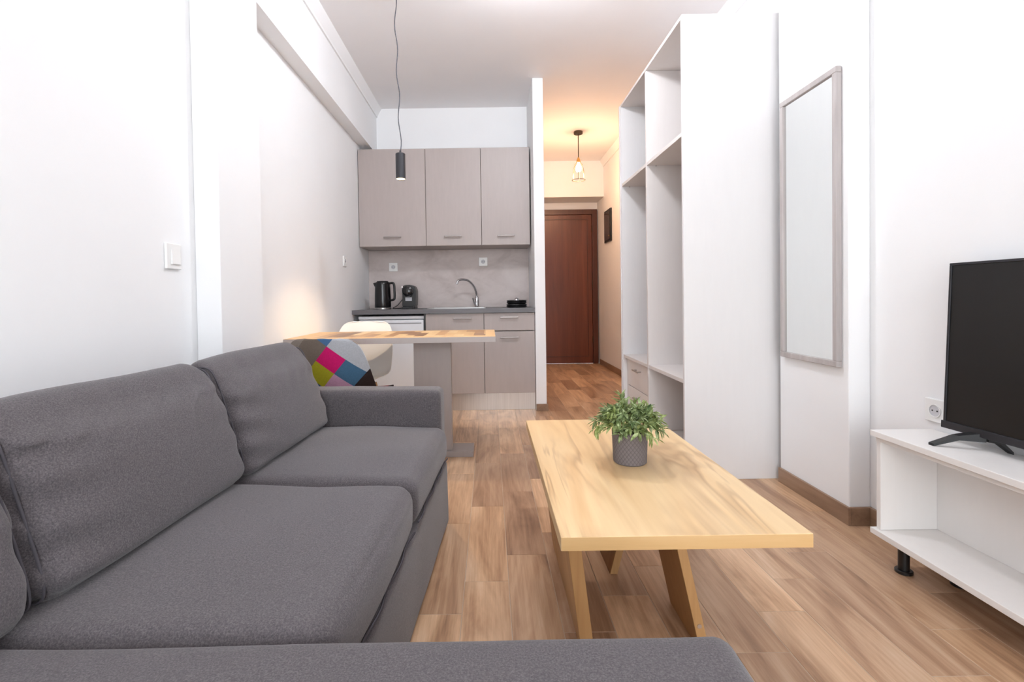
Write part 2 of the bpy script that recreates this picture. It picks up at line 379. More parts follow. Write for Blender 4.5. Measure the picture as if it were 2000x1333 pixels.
# piers and beams
struct('wall_left_pier', (XL, -1.08, 1.955, 2.32, 0, ZC), label='shallow white pier standing out of the left wall', bevel=0.004)
struct('wall_left_beam', (XL, -1.08, 2.32, YK, 2.385, ZC), label='white ceiling beam along the left wall')
struct('wall_right_pier', (1.49, XR, 2.02, 2.50, 0, ZC), label='shallow white pier that carries the tall mirror', bevel=0.004)
struct('wall_end_beam', (PX1, XR, 6.68, YE, 2.34, ZC), label='cream beam crossing above the entrance door')
def cove(name, x, sgn, y0, y1, label):
    p = [(x, 2.745), (x + sgn * 0.012, 2.745), (x + sgn * 0.014, 2.76), (x + sgn * 0.045, ZC - 0.012), (x + sgn * 0.05, ZC), (x, ZC)]
    tag(prism(name, p, 'y', y0, y1, 'wall_paint'), label, None, None, 'structure')
cove('trim_1', -1.08, 1, 1.955, YK, 'white cove moulding under the ceiling along the left beam')
cove('trim_2', XR, -1, 2.50, 6.68, 'white cove moulding under the ceiling above the wardrobe')
# skirting
def skirt(name, b, label): tag(box(name, b, 'skirting_tile', None, 0.0012, 1), label, None, None, 'structure')
skirt('baseboard_right_pier', (1.478, 1.49, 2.008, 2.50, 0, 0.075), 'brown wood-look skirting along the mirror pier')
skirt('baseboard_right_return', (1.4905, XR, 2.008, 2.0195, 0, 0.075), 'short brown skirting across the end of the mirror pier')
skirt('baseboard_right', (1.568, XR, YW, 2.0075, 0, 0.075), 'brown wood-look skirting behind the television stand')
skirt('baseboard_hall', (1.568, XR, 2.51, 6.98, 0, 0.075), 'brown wood-look skirting in the hall')
skirt('baseboard_partition', (PX0 + 0.001, PX1 + 0.01, PY0 - 0.011, PY0 - 0.0005, 0, 0.06), 'short brown skirting on the partition end')
skirt('baseboard_partition_hall', (PX1 + 0.0005, PX1 + 0.011, PY0 + 0.0005, 7.0, 0, 0.06), 'brown skirting on the hall side of the partition')
skirt('baseboard_left', (XL, XL + 0.011, YW, 1.954, 0, 0.075), 'brown wood-look skirting behind the sofa')
skirt('baseboard_left_kitchen', (XL, XL + 0.011, 2.321, 4.16, 0, 0.075), 'brown wood-look skirting beside the dining table')

# floor: 15 x 60 cm wood-look tiles
fl = tag(bpy.data.objects.new('floor', None), 'floor of brown wood-look tiles laid lengthwise', None, None, 'structure'); COL.objects.link(fl)
box('grout_bed', (XL - 0.1, XR + 0.1, YW, YE, -0.06, -0.0012), 'grout', fl, 0)
TW, TL, G = 0.15, 0.60, 0.0022
cache = {}
def tile_mesh(w_, l_):
    k = (round(w_, 3), round(l_, 3))
    if k not in cache:
        b_ = bmesh.new(); add_box(b_, -w_ / 2, w_ / 2, -l_ / 2, l_ / 2, -0.010, 0.0)
        bmesh.ops.bevel(b_, geom=[e for e in b_.edges if all(v.co.z > -0.001 for v in e.verts)], offset=0.0008, segments=1, affect='EDGES')
        bmesh.ops.recalc_face_normals(b_, faces=b_.faces)
        me = bpy.data.meshes.new('tile'); b_.to_mesh(me); b_.free(); me.materials.append(M['floor_tile']); cache[k] = me
    return cache[k]
rest = bmesh.new()
for k in range(-8, 12):
    x0 = max(-0.10 + TW * k, XL); x1 = min(-0.10 + TW * (k + 1), XR)
    if x1 - x0 < 0.012: continue
    off = (1.65 + 0.17 * k) % TL
    y = YW - TL + (off - (YW - TL)) % TL - TL
    while y < YE:
        y0, y1 = max(y, YW), min(y + TL, YE)
        y += TL
        if (x0 + x1) / 2 < PX1: y1 = min(y1, YK if (x0 + x1) / 2 < PX0 else YE)
        if y1 - y0 < 0.02: continue
        if y1 < 0.55:
            add_box(rest, x0 + G / 2, x1 - G / 2, y0 + G / 2, y1 - G / 2, -0.010, 0.0); continue
        o = bpy.data.objects.new('tile', tile_mesh(x1 - x0 - G, y1 - y0 - G)); COL.objects.link(o)
        o.location = ((x0 + x1) / 2, (y0 + y1) / 2, random.uniform(-0.0003, 0.0)); o.parent = fl
tag(link('tile_field', rest, 'floor_tile', fl), kind='stuff')

# entrance door
d = tag(bpy.data.objects.new('door_1', None), 'dark reddish-brown wooden entrance door at the end of the hall', None, None, 'structure'); COL.objects.link(d); d.location = (1.1, YE - 0.05, 0)
bm = bmesh.new(); DX0, DX1, DZ = 0.60, 1.565, 2.235
add_box(bm, DX0, DX0 + 0.075, YE - 0.06, YE, 0, DZ, 0.004); add_box(bm, DX1 - 0.075, DX1, YE - 0.06, YE, 0, DZ, 0.004); add_box(bm, DX0 + 0.075, DX1 - 0.075, YE - 0.06, YE, DZ - 0.075, DZ, 0.004)
link('door_frame', bm, 'door_frame_wood', d)
lf = box('door_leaf', (DX0 + 0.078, DX1 - 0.078, YE - 0.045, YE - 0.005, 0.006, DZ - 0.078), 'door_wood', d, 0.003)
bm = bmesh.new(); q0, q1, q2, q3 = DX0 + 0.135, DX1 - 0.135, 0.10, DZ - 0.135
for b in ((q0, q1, q3 - 0.014, q3), (q0, q1, q2, q2 + 0.014), (q0, q0 + 0.014, q2 + 0.014, q3 - 0.014), (q1 - 0.014, q1, q2 + 0.014, q3 - 0.014)): add_box(bm, b[0], b[1], YE - 0.050, YE - 0.045, b[2], b[3], 0.002)
link('moulding', bm, 'door_frame_wood', lf)
for z in (0.3, 1.1, 1.9): cyl('hinge', (DX1 - 0.078, YE - 0.064, z), 0.006, 0.10, 'bronze', lf, 12)
hd = bmesh.new(); add_tube(hd, [(DX0 + 0.12, YE - 0.046, 1.02), (DX0 + 0.12, YE - 0.095, 1.02), (DX0 + 0.19, YE - 0.095, 1.02)], 0.009, 10); link('handle', hd, 'brass', lf, True)

# ------------------------------------------------------------------ kitchen
KF = 4.175                                   # front of base cabinets
def handle(parent, x, z, y, w_=0.16):
    bm = bmesh.new(); add_box(bm, x - w_ / 2, x + w_ / 2, y - 0.030, y - 0.021, z - 0.006, z + 0.006, 0.003)
    for s in (-1, 1): add_box(bm, x + s * (w_ / 2 - 0.022) - 0.004, x + s * (w_ / 2 - 0.022) + 0.004, y - 0.022, y, z - 0.004, z + 0.004)
    tag(link('handle', bm, 'handle_steel', parent, False), 'slim steel bar handle')
def upper(x0, x1, label, hx):
    y0, z0, z1 = 4.42, 1.452, 2.335
    t = thing('upper_cabinet', label, 'cabinet', ((x0 + x1) / 2, y0 + 0.17, z0), 0, 'taupe upper cabinets over the worktop')
    box('body', (x0, x1, y0 + 0.021, YK - 0.001, z0, z1), 'taupe', t)
    dr = box('door', (x0 + 0.0015, x1 - 0.0015, y0, y0 + 0.019, z0 + 0.002, z1 - 0.002), 'taupe', t, 0.002)
    handle(dr, hx, 1.535, y0)
upper(-1.176, -0.5685, 'taupe upper cabinet against the left wall, behind the black pendant lamp', -0.872)
upper(-0.5675, -0.0665, 'taupe upper cabinet between two others, above the sink tap', -0.325)
upper(-0.0655, 0.374, 'narrowest taupe upper cabinet, beside the white partition', 0.155)

tag(box('backsplash_panel', (XL + 0.001, PX0 - 0.001, YK - 0.012, YK - 0.0005, 0.884, 1.45), 'concrete_panel'), 'grey-beige concrete-look backsplash panel between worktop and upper cabinets', 'backsplash')
# worktop with sink cut-out
SX0, SX1, SY0, SY1 = -0.53, -0.06, 4.27, 4.64
wt = thing('worktop', 'dark grey wood-grained worktop along the kitchenette', 'worktop', (-0.4, 4.45, 0.846))
bm = bmesh.new(); WY0, WY1 = 4.150, YK - 0.0125
for b in ((XL + 0.001, SX0, WY0, WY1), (SX1, PX0 - 0.001, WY0, WY1), (SX0, SX1, WY0, SY0), (SX0, SX1, SY1, WY1)): add_box(bm, b[0], b[1], b[2], b[3], 0.846, 0.884)
link('slab', bm, 'worktop_grey', wt)
sk = thing('sink', 'stainless steel sink set into the grey worktop', 'sink', (-0.3, 4.45, 0.884))
bm = bmesh.new()
for b in ((SX0 - 0.02, SX1 + 0.02, SY0 - 0.02, SY0), (SX0 - 0.02, SX1 + 0.02, SY1, SY1 + 0.06), (SX0 - 0.02, SX0, SY0, SY1), (SX1, SX1 + 0.02, SY0, SY1)): add_box(bm, b[0], b[1], b[2], b[3], 0.8845, 0.8885, 0.0008, 1)
link('rim', bm, 'brushed_steel', sk)
bm = bmesh.new()
for b in ((SX0 + 0.002, SX1 - 0.002, SY0 + 0.002, SY1 - 0.002, 0.73, 0.733), (SX0 + 0.002, SX0 + 0.005, SY0 + 0.002, SY1 - 0.002, 0.733, 0.884), (SX1 - 0.005, SX1 - 0.002, SY0 + 0.002, SY1 - 0.002, 0.733, 0.884),
          (SX0 + 0.005, SX1 - 0.005, SY0 + 0.002, SY0 + 0.005, 0.733, 0.884), (SX0 + 0.005, SX1 - 0.005, SY1 - 0.005, SY1 - 0.002, 0.733, 0.884)): add_box(bm, *b)
link('basin', bm, 'brushed_steel', sk)
cyl('drain', (-0.3, 4.45, 0.733), 0.04, 0.004, 'chrome', sk)
# tap
tp = thing('tap', 'chrome swan-neck mixer tap on the sink', 'tap', (-0.125, 4.67, 0.8885))
bm = bmesh.new(); add_lathe(bm, [(0, 0), (0.026, 0), (0.027, 0.004), (0.021, 0.012), (0.020, 0.055), (0.022, 0.075), (0.019, 0.09), (0.012, 0.10), (0, 0.10)], 24, (-0.125, 4.67, 0.8885)); link('body', bm, 'chrome', tp, True)
pts = catmull([(-0.125, 4.67, 0.975), (-0.128, 4.665, 1.02), (-0.150, 4.64, 1.085), (-0.195, 4.60, 1.135), (-0.25, 4.56, 1.150), (-0.292, 4.535, 1.138), (-0.306, 4.527, 1.105)], 8)
tube('spout', pts, 0.0105, 'chrome', tp, 14)
tube('lever', [(-0.135, 4.652, 0.905), (-0.15, 4.63, 0.935), (-0.163, 4.615, 0.975)], [0.011, 0.008, 0.006], 'chrome', tp, 10)
# base units
def base_unit(x0, x1, label):
    t = thing('base_cabinet', label, 'cabinet', ((x0 + x1) / 2, KF + 0.28, 0), 0, 'taupe base cabinets under the worktop')
    bm = bmesh.new(); y0, y1 = KF + 0.021, YK - 0.002; z0, z1 = 0.15, 0.8455
    hi = 0.725 if x0 < -0.3 else z1
    for b in ((x0, x0 + 0.018, y0, y1, z0, z1), (x1 - 0.018, x1, y0, y1, z0, z1), (x0 + 0.018, x1 - 0.018, y0, y1, z0, z0 + 0.018), (x0 + 0.018, x1 - 0.018, y1 - 0.012, y1, z0 + 0.018, hi)): add_box(bm, *b)
    link('body', bm, 'taupe', t); return t
t = base_unit(-0.556, -0.0545, 'taupe sink cabinet with one tall door, beside the white fridge')
dr = box('door', (-0.5545, -0.056, KF, KF + 0.019, 0.152, 0.842), 'taupe', t, 0.002); handle(dr, -0.238, 0.802, KF)
t = base_unit(-0.0535, 0.383, 'taupe base cabinet with a drawer over a door, beside the partition')
dw = box('drawer', (-0.052, 0.3815, KF, KF + 0.019, 0.690, 0.842), 'taupe', t, 0.002); handle(dw, 0.163, 0.805, KF)
dr = box('door', (-0.052, 0.3815, KF, KF + 0.019, 0.152, 0.684), 'taupe', t, 0.002); handle(dr, 0.163, 0.632, KF)
tag(box('plinth', (-0.556, 0.383, KF + 0.035, KF + 0.050, 0.0, 0.149), 'plinth_metal', None, 0.001), 'brushed aluminium kick board under the base cabinets', 'plinth')
# fridge
fr = thing('fridge', 'white under-counter fridge beside the taupe sink cabinet', 'fridge', (-0.85, 4.45, 0))
FX0, FX1 = -1.135, -0.572
box('body', (FX0, FX1, 4.235, 4.74, 0.03, 0.80), 'fridge_white', fr, 0.004)
box('top', (FX0 - 0.002, FX1 + 0.002, 4.195, 4.745, 0.801, 0.828), 'fridge_white', fr, 0.005)
dr = box('door', (FX0, FX1, 4.185, 4.228, 0.06, 0.795), 'fridge_white', fr, 0.008, 3)
box('grip', (FX0 + 0.02, FX1 - 0.02, 4.181, 4.186, 0.762, 0.770), 'pvc_seal', dr, 0.001)
box('seal', (FX0 + 0.006, FX1 - 0.006, 4.2285, 4.2345, 0.066, 0.79), 'pvc_seal', fr, 0)
for x in (FX0 + 0.05, FX1 - 0.05):
    for y in (4.27, 4.70): cyl('foot', (x, y, 0), 0.018, 0.03, 'black_plastic', fr, 12)
tag(box('filler_strip', (-0.5690, -0.5575, KF + 0.001, YK - 0.002, 0, 0.8455), 'black_plastic', None, 0), 'thin dark side strip between the fridge and the sink cabinet', 'panel')

# kettle
ke = thing('kettle', 'tall black electric kettle with steel base ring on the worktop', 'kettle', (-0.972, 4.42, 0.884))
KX, KY = -0.972, 4.42
cyl('base', (KX, KY, 0.884), 0.074, 0.016, 'brushed_steel', ke, 32, bevel=0.003)
bm = bmesh.new(); add_lathe(bm, [(0, 0.017), (0.071, 0.017), (0.073, 0.03), (0.0715, 0.12), (0.068, 0.225), (0.066, 0.24), (0.060, 0.247), (0, 0.249)], 36, (KX, KY, 0.884)); link('body', bm, 'black_gloss', ke, True)
prism('spout', [(KX - 0.060, 1.085), (KX - 0.066, 1.085), (KX - 0.084, 1.122), (KX - 0.060, 1.128)], 'y', KY - 0.018, KY + 0.018, 'black_gloss', ke, 0.003)
cyl('lid', (KX, KY, 1.1335), 0.052, 0.006, 'black_plastic', ke, 28, bevel=0.002)
bm = bmesh.new(); hp = catmull([(KX + 0.055, KY, 1.118), (KX + 0.09, KY, 1.122), (KX + 0.104, KY, 1.105), (KX + 0.107, KY, 1.05), (KX + 0.107, KY, 0.995), (KX + 0.100, KY, 0.972), (KX + 0.068, KY, 0.964)], 5)
add_tube(bm, hp, 0.0105, 10); link('handle', bm, 'black_plastic', ke, True)
# coffee machine
cm = thing('coffee_machine', 'small black capsule coffee machine with pale label beside the kettle', 'coffee machine', (-0.748, 4.50, 0.884))
CX, CY = -0.748, 4.50
prism('body', [(CX - 0.062, 0.905), (CX + 0.062, 0.905), (CX + 0.066, 1.00), (CX + 0.066, 1.06), (CX + 0.052, 1.092), (CX + 0.02, 1.104), (CX - 0.03, 1.104), (CX - 0.056, 1.094), (CX - 0.062, 1.06), (CX - 0.058, 1.0)], 'y', CY - 0.02, CY + 0.13, 'black_plastic', cm, 0.006)
bm = bmesh.new(); add_lathe(bm, [(0, -0.07), (0.03, -0.07), (0.046, -0.06), (0.05, -0.03), (0.05, 0.0), (0, 0.0)], 24, (CX, CY - 0.02, 1.045), 'y'); link('head', bm, 'black_gloss', cm, True)
box('lever', (CX - 0.006, CX + 0.006, CY - 0.098, CY - 0.088, 1.015, 1.062), 'black_plastic', cm, 0.002)
cyl('button', (CX - 0.056, CY - 0.03, 1.085), 0.008, 0.010, 'chrome', cm, 14, 'y')
box('label_plate', (CX - 0.030, CX + 0.030, CY - 0.024, CY - 0.0205, 0.957, 0.990), 'grey_label', cm, 0.0008, 1)
box('drip_tray', (CX - 0.052, CX + 0.052, CY - 0.10, CY - 0.021, 0.884, 0.904), 'black_plastic', cm, 0.004)
box('base', (CX - 0.060, CX + 0.060, CY - 0.0205, CY + 0.13, 0.884, 0.9045), 'black_plastic', cm, 0.003)
tube('power_cord', catmull([(CX - 0.058, CY + 0.10, 0.99), (CX - 0.085, CY + 0.09, 0.96), (CX - 0.12, CY + 0.06, 0.915), (CX - 0.155, CY + 0.03, 0.891), (CX - 0.11, CY + 0.09, 0.888), (CX - 0.063, CY + 0.12, 0.893)], 8), 0.0035, 'black_plastic', cm, 8)
# low black dishes
st = thing('lidded_dish', 'low glossy black ribbed dish with a shiny knob on the worktop near the partition', 'dish', (0.243, 4.42, 0.884))
for z, s in ((0.884, 1.0), (0.918, 0.98)):
    bm = bmesh.new(); add_lathe(bm, [(0, 0.0), (0.082 * s, 0.0), (0.092 * s, 0.006), (0.094 * s, 0.014), (0.089 * s, 0.018), (0.094 * s, 0.022), (0.092 * s, 0.031), (0.078 * s, 0.0335), (0.070 * s, 0.012), (0, 0.010)], 28, (0.243, 4.42, z)); link('lid' if z > 0.9 else 'bowl', bm, 'black_gloss', st, True)
bm = bmesh.new(); add_lathe(bm, [(0, 0), (0.022, 0.0), (0.020, 0.014), (0.010, 0.022), (0, 0.024)], 12, (0.238, 4.34, 0.948)); link('knob', bm, 'chrome', st, True)

# ------------------------------------------------------------------ sockets and switch
def socket(loc, rz, label):
    t = thing('power_socket', label, 'socket', loc, rz)
    box('plate', (-0.0415, 0.0415, -0.010, 0.0, -0.0415, 0.0415), 'white_plastic', t, 0.003, 2, False)
    bm = bmesh.new(); add_lathe(bm, [(0.0215, -0.0125), (0.0235, -0.0125), (0.0235, -0.010), (0.0205, -0.010), (0.0205, -0.0125), (0.0215, -0.0125)], 28, (0, 0, 0), 'y'); link('ring', bm, 'white_plastic', t, True, False)
    bm = bmesh.new(); add_lathe(bm, [(0, -0.0104), (0.0202, -0.0104), (0.0202, -0.0101), (0, -0.0101)], 28, (0, 0, 0), 'y'); link('recess', bm, 'grey_label', t, False, False)
    for s in (-1, 1): cyl('hole', (s * 0.0095, -0.0112, 0), 0.0028, 0.001, 'dark_hole', t, 10, 'y', 0, False)
    return t
socket((-0.937, YK - 0.0125, 1.288), 0, 'white wall socket on the backsplash above the kettle')
socket((-0.060, YK - 0.0125, 1.328), 0, 'white wall socket on the backsplash above the tap')
socket((XL + 0.0005, 3.96, 1.288), R(90), 'white wall socket on the left wall beside the kitchenette')
socket((XR - 0.0005, 1.715, 0.548), R(-90), 'white wall socket behind the television')
sw = thing('light_switch', 'white light switch on the left wall above the sofa', 'switch', (XL + 0.0005, 1.81, 1.143), R(90))
box('plate', (-0.0425, 0.0425, -0.010, 0.0, -0.0475, 0.0475), 'white_plastic', sw, 0.003, 2, False)
prism('rocker', [(-0.010, -0.030), (-0.0165, -0.030), (-0.0125, 0.032), (-0.010, 0.032)], 'x', -0.020, 0.030, 'white_plastic', sw, 0.001, False)

# ------------------------------------------------------------------ lamps
pd = thing('pendant_lamp', 'black cylinder pendant lamp hanging over the dining table', 'lamp', (-0.536, 3.0, 1.71))
LX, LY = -0.536, 3.0
bm = bmesh.new(); add_lathe(bm, [(0.0, 0.158), (0.010, 0.158), (0.026, 0.157), (0.030, 0.153), (0.030, 0.0), (0.027, 0.0), (0.027, 0.14), (0, 0.14)], 32, (LX, LY, 1.71)); link('shade', bm, 'lamp_black', pd, True)
bm = bmesh.new(); add_lathe(bm, [(0, 0.001), (0.0265, 0.002), (0.0265, 0.02), (0, 0.02)], 24, (LX, LY, 1.71)); tag(link('bulb', bm, 'spot_warm', pd, True), 'glowing warm white bulb')
cp = []
for i in range(40):
    f = i / 39; z = 1.872 + f * (2.81 - 1.872)
    cp.append((LX - 0.018 * math.sin(f * 2.2) * f + 0.0065 * math.sin(f * 21), LY + 0.003 * math.sin(f * 19 + 1), z))
tube('cord', cp, 0.0028, 'cord_grey', pd, 8)
cyl('cord_grip', (LX, LY, 1.868), 0.006, 0.018, 'lamp_black', pd, 12, bevel=0.002)
cyl('ceiling_hook', (cp[-1][0], LY, 2.805), 0.008, 0.0245, 'lamp_black', pd, 16, bevel=0.002)
sl = bpy.data.lights.new('pendant_light', 'SPOT'); sl.energy = 22; sl.color = (1.0, 0.74, 0.47); sl.spot_size = R(100); sl.spot_blend = 0.45; sl.shadow_soft_size = 0.02
so = bpy.data.objects.new('pendant_light', sl); COL.objects.link(so); so.location = (LX, LY, 1.70)

hp_ = thing('hall_lamp', 'hanging wire cage lamp with a glowing bulb in the hall', 'lamp', (1.02, 5.5, 2.28))
HX, HY = 1.02, 5.5
cyl('canopy', (HX, HY, 2.80), 0.05, 0.0295, 'bronze', hp_, 28, bevel=0.003)
tube('cord', [(HX, HY, 2.80), (HX, HY, 2.54)], 0.005, 'bronze', hp_, 8)
bm = bmesh.new(); add_lathe(bm, [(0, 0.055), (0.008, 0.055), (0.012, 0.045), (0.02, 0.03), (0.024, 0.0), (0, 0.0)], 20, (HX, HY, 2.485)); link('lamp_holder', bm, 'brass', hp_, True)
bm = bmesh.new(); add_lathe(bm, [(0, 0.0), (0.018, 0.003), (0.03, 0.02), (0.033, 0.04), (0.026, 0.065), (0.014, 0.09), (0.013, 0.105), (0, 0.106)], 24, (HX, HY, 2.378)); tag(link('bulb', bm, 'bulb_warm', hp_, True), 'glowing round bulb')
def ring(r, z): return [(HX + r * math.cos(2 * math.pi * i / 32), HY + r * math.sin(2 * math.pi * i / 32), z) for i in range(32)]
cg = tube('cage', ring(0.072, 2.285), 0.0035, 'bronze', hp_, 8, True)
for i in range(6):
    q = 2 * math.pi * (i + 0.25) / 6; c_, s_ = math.cos(q), math.sin(q)
    tube('wire', [(HX + 0.072 * c_, HY + 0.072 * s_, 2.285), (HX + 0.062 * c_, HY + 0.062 * s_, 2.40), (HX + 0.05 * c_, HY + 0.05 * s_, 2.45), (HX + 0.02 * c_, HY + 0.02 * s_, 2.487)], 0.0025, 'bronze', cg, 6)
hl = bpy.data.lights.new('hall_light', 'POINT'); hl.energy = 15; hl.color = (1.0, 0.59, 0.34); hl.shadow_soft_size = 0.035
ho = bpy.data.objects.new('hall_light', hl); COL.objects.link(ho); ho.location = (HX, HY, 2.335)

# added opal globe lamp, unseen above frame, lifts dark kitchen; tap shadow hints overhead light
GX, GY, GZ, GR = 0.30, 2.40, 2.685, 0.10
cl = thing('added_globe_lamp', 'white opal globe lamp added out of view on the ceiling to brighten the kitchen', 'lamp', (GX, GY, GZ - GR))
cyl('canopy', (GX, GY, ZC - 0.025), 0.055, 0.0245, 'white_plastic', cl, 32, bevel=0.004)
cyl('stem', (GX, GY, GZ + GR - 0.004), 0.016, ZC - 0.0255 - GZ - GR + 0.004, 'white_plastic', cl, 20)
bm = bmesh.new(); add_lathe(bm, [(GR * math.sin(math.pi * k / 16), -GR * math.cos(math.pi * k / 16)) for k in range(17)], 32, (GX, GY, GZ)); link('globe', bm, 'added_lamp_diffuser', cl, True)

# fuse box
fb = thing('fuse_box', 'dark recessed fuse box cover on the hall wall', 'fuse box', (XR - 0.012, 6.42, 1.9))
box('frame', (XR - 0.022, XR - 0.0005, 6.25, 6.59, 1.69, 2.11), 'black_metal', fb, 0.003)
lf = box('cover', (XR - 0.028, XR - 0.0225, 6.275, 6.565, 1.715, 2.085), 'fuse_glass', fb, 0.002)
cyl('knob', (XR - 0.036, 6.30, 1.76), 0.007, 0.008, 'brass', lf, 12, 'x')

# ------------------------------------------------------------------ wardrobe
wd = thing('wardrobe', 'tall open white wardrobe with shelves and two drawers', 'wardrobe', (1.28, 3.13, 0))
W0, W1, V0, V1, WZ = 1.013, 1.545, 2.54, 3.735, 2.425
box('side_panel', (W0, W1, V0, V0 + 0.018, 0, WZ), 'white_laminate', wd, 0.001, 1)
box('side_panel', (W0, W1, V1 - 0.018, V1, 0, WZ), 'white_laminate', wd, 0.001, 1)
box('filler_panel', (W0 - 0.004, W0 + 0.06, V1 + 0.0005, V1 + 0.022, 0, WZ - 0.004), 'white_laminate', wd, 0.001, 1)
MID = (V0 + V1) / 2
box('divider', (W0 + 0.002, W1 - 0.008, MID - 0.011, MID + 0.011, 0.10, WZ - 0.019), 'wardrobe_inner', wd, 0.001, 1)
box('top_panel', (W0, W1, V0 + 0.0185, V1 - 0.0185, WZ - 0.018, WZ), 'wardrobe_inner', wd, 0.001, 1)
box('back_panel', (W1 - 0.007, W1, V0 + 0.0185, V1 - 0.0185, 0.08, WZ - 0.0185), 'wardrobe_inner', wd, 0, 1)
box('bottom_panel', (W0, W1 - 0.008, V0 + 0.0185, V1 - 0.0185, 0.08, 0.0985), 'wardrobe_inner', wd, 0.001, 1)
box('kick_board', (W0 + 0.03, W0 + 0.045, V0 + 0.0185, V1 - 0.0185, 0.0, 0.0795), 'wardrobe_inner', wd, 0.001, 1)
for (a0, a1, z) in ((V0 + 0.0185, MID - 0.0115, 1.815), (MID + 0.0115, V1 - 0.0185, 1.815), (V0 + 0.0185, MID - 0.0115, 0.515), (MID + 0.0115, V1 - 0.0185, 0.515)):
    sh = box('shelf', (W0 + 0.004, W1 - 0.008, a0, a1, z - 0.011, z + 0.011), 'wardrobe_inner', wd, 0.001, 1)
    for yy in (a0 + 0.008, a1 - 0.008): cyl('shelf_pin', (W0 + 0.06, yy, z - 0.019), 0.004, 0.0075, 'chrome', sh, 8)
box('drawer_filler', (W0 + 0.03, W0 + 0.046, V1 - 0.058, V1 - 0.019, 0.099, 0.503), 'wardrobe_inner', wd, 0.001, 1)
for z0, z1 in ((0.305, 0.497), (0.104, 0.300)):
    dw = box('drawer', (W0 + 0.028, W0 + 0.044, MID + 0.013, V1 - 0.060, z0, z1), 'warm_white', wd, 0.0015)
    yc, zc = (MID + V1 - 0.03) / 2, z0 + 0.135
    bm = bmesh.new(); add_box(bm, W0 - 0.002, W0 + 0.006, yc - 0.07, yc + 0.07, zc - 0.005, zc + 0.005, 0.003)
    for s in (-1, 1): add_box(bm, W0 + 0.005, W0 + 0.0285, yc + s * 0.048 - 0.004, yc + s * 0.048 + 0.004, zc - 0.004, zc + 0.004)
    tag(link('handle', bm, 'brushed_steel', dw), 'slim steel bar handle')

# ------------------------------------------------------------------ mirror
mi = thing('mirror', 'tall narrow wall mirror in a pale grey wooden frame', 'mirror', (1.475, 2.24, 1.29))
A0, A1, B0, B1, fw = 2.055, 2.455, 0.655, 1.925, 0.026
bm = bmesh.new()
for b in ((A0, A1, B0, B0 + fw), (A0, A1, B1 - fw, B1), (A0, A0 + fw, B0 + fw, B1 - fw), (A1 - fw, A1, B0 + fw, B1 - fw)): add_box(bm, 1.464, 1.4885, b[0], b[1], b[2], b[3], 0.003)
link('frame', bm, 'mirror_frame_wood', mi)
box('glass', (1.474, 1.478, A0 + fw - 0.002, A1 - fw + 0.002, B0 + fw - 0.002, B1 - fw + 0.002), 'mirror_glass', mi, 0)

# ------------------------------------------------------------------ television and stand
ts = thing('tv_stand', 'low open white television stand on black legs', 'tv stand', (1.46, 1.12, 0))
TX0, TX1, TY0, TY1 = 1.355, 1.565, 0.50, 1.725
box('top_board', (TX0 - 0.008, TX1, TY0, TY1, 0.462, 0.482), 'tv_stand_white', ts, 0.0015)
box('under_board', (TX0 + 0.004, TX1, TY0 + 0.012, TY1 - 0.012, 0.446, 0.4615), 'tv_stand_white', ts, 0.001)
for y in (TY0 + 0.012, TY1 - 0.030): box('side_panel', (TX0 + 0.006, TX1, y, y + 0.018, 0.1345, 0.4455), 'tv_stand_white', ts, 0.001)
box('bottom_board', (TX0 - 0.008, TX1, TY0, TY1, 0.114, 0.134), 'tv_stand_white', ts, 0.0015)
box('back_panel', (TX1 - 0.006, TX1, TY0 + 0.0305, TY1 - 0.0305, 0.1345, 0.4455), 'tv_stand_white', ts, 0)
for y, x in ((TY0 + 0.06, TX0 + 0.062), (TY1 - 0.06, TX0 + 0.062), (TY0 + 0.12, TX1 - 0.03), (TY1 - 0.14, TX1 - 0.03)):
    if True:
        lg = cyl('leg', (x, y, 0.012), 0.0165, 0.1015, 'black_plastic', ts, 20); cyl('foot', (x, y, 0), 0.026, 0.0118, 'black_plastic', lg, 24, bevel=0.002)
tv = thing('television', 'black flat-screen television on the white stand', 'television', (1.492, 1.600, 0.482), R(-88))
# local x runs along the screen towards the camera, local -y is the viewing side
TVW, TVH, g0 = 0.93, 0.535, 0.046
tilt = Matrix.Rotation(R(-2.4), 4, 'X')
box('body', (0, TVW, 0.004, 0.026, g0, g0 + TVH), 'tv_plastic', tv, 0.003, 2, False, tilt)
bz = bmesh.new()
for b in ((0, TVW, g0 + TVH - 0.008, g0 + TVH), (0, 0.008, g0 + 0.018, g0 + TVH - 0.008), (TVW - 0.008, TVW, g0 + 0.018, g0 + TVH - 0.008)): add_box(bz, b[0], b[1], -0.004, 0.0035, b[2], b[3], 0.001, 1, tilt)
link('bezel', bz, 'tv_plastic', tv, False, False)
box('chin', (-0.004, TVW + 0.004, -0.007, 0.006, g0 - 0.006, g0 + 0.0175), 'tv_plastic', tv, 0.0015, 2, False, tilt)
box('screen', (0.0085, TVW - 0.0085, -0.001, 0.0035, g0 + 0.018, g0 + TVH - 0.0085), 'tv_screen', tv, 0, 1, False, tilt)
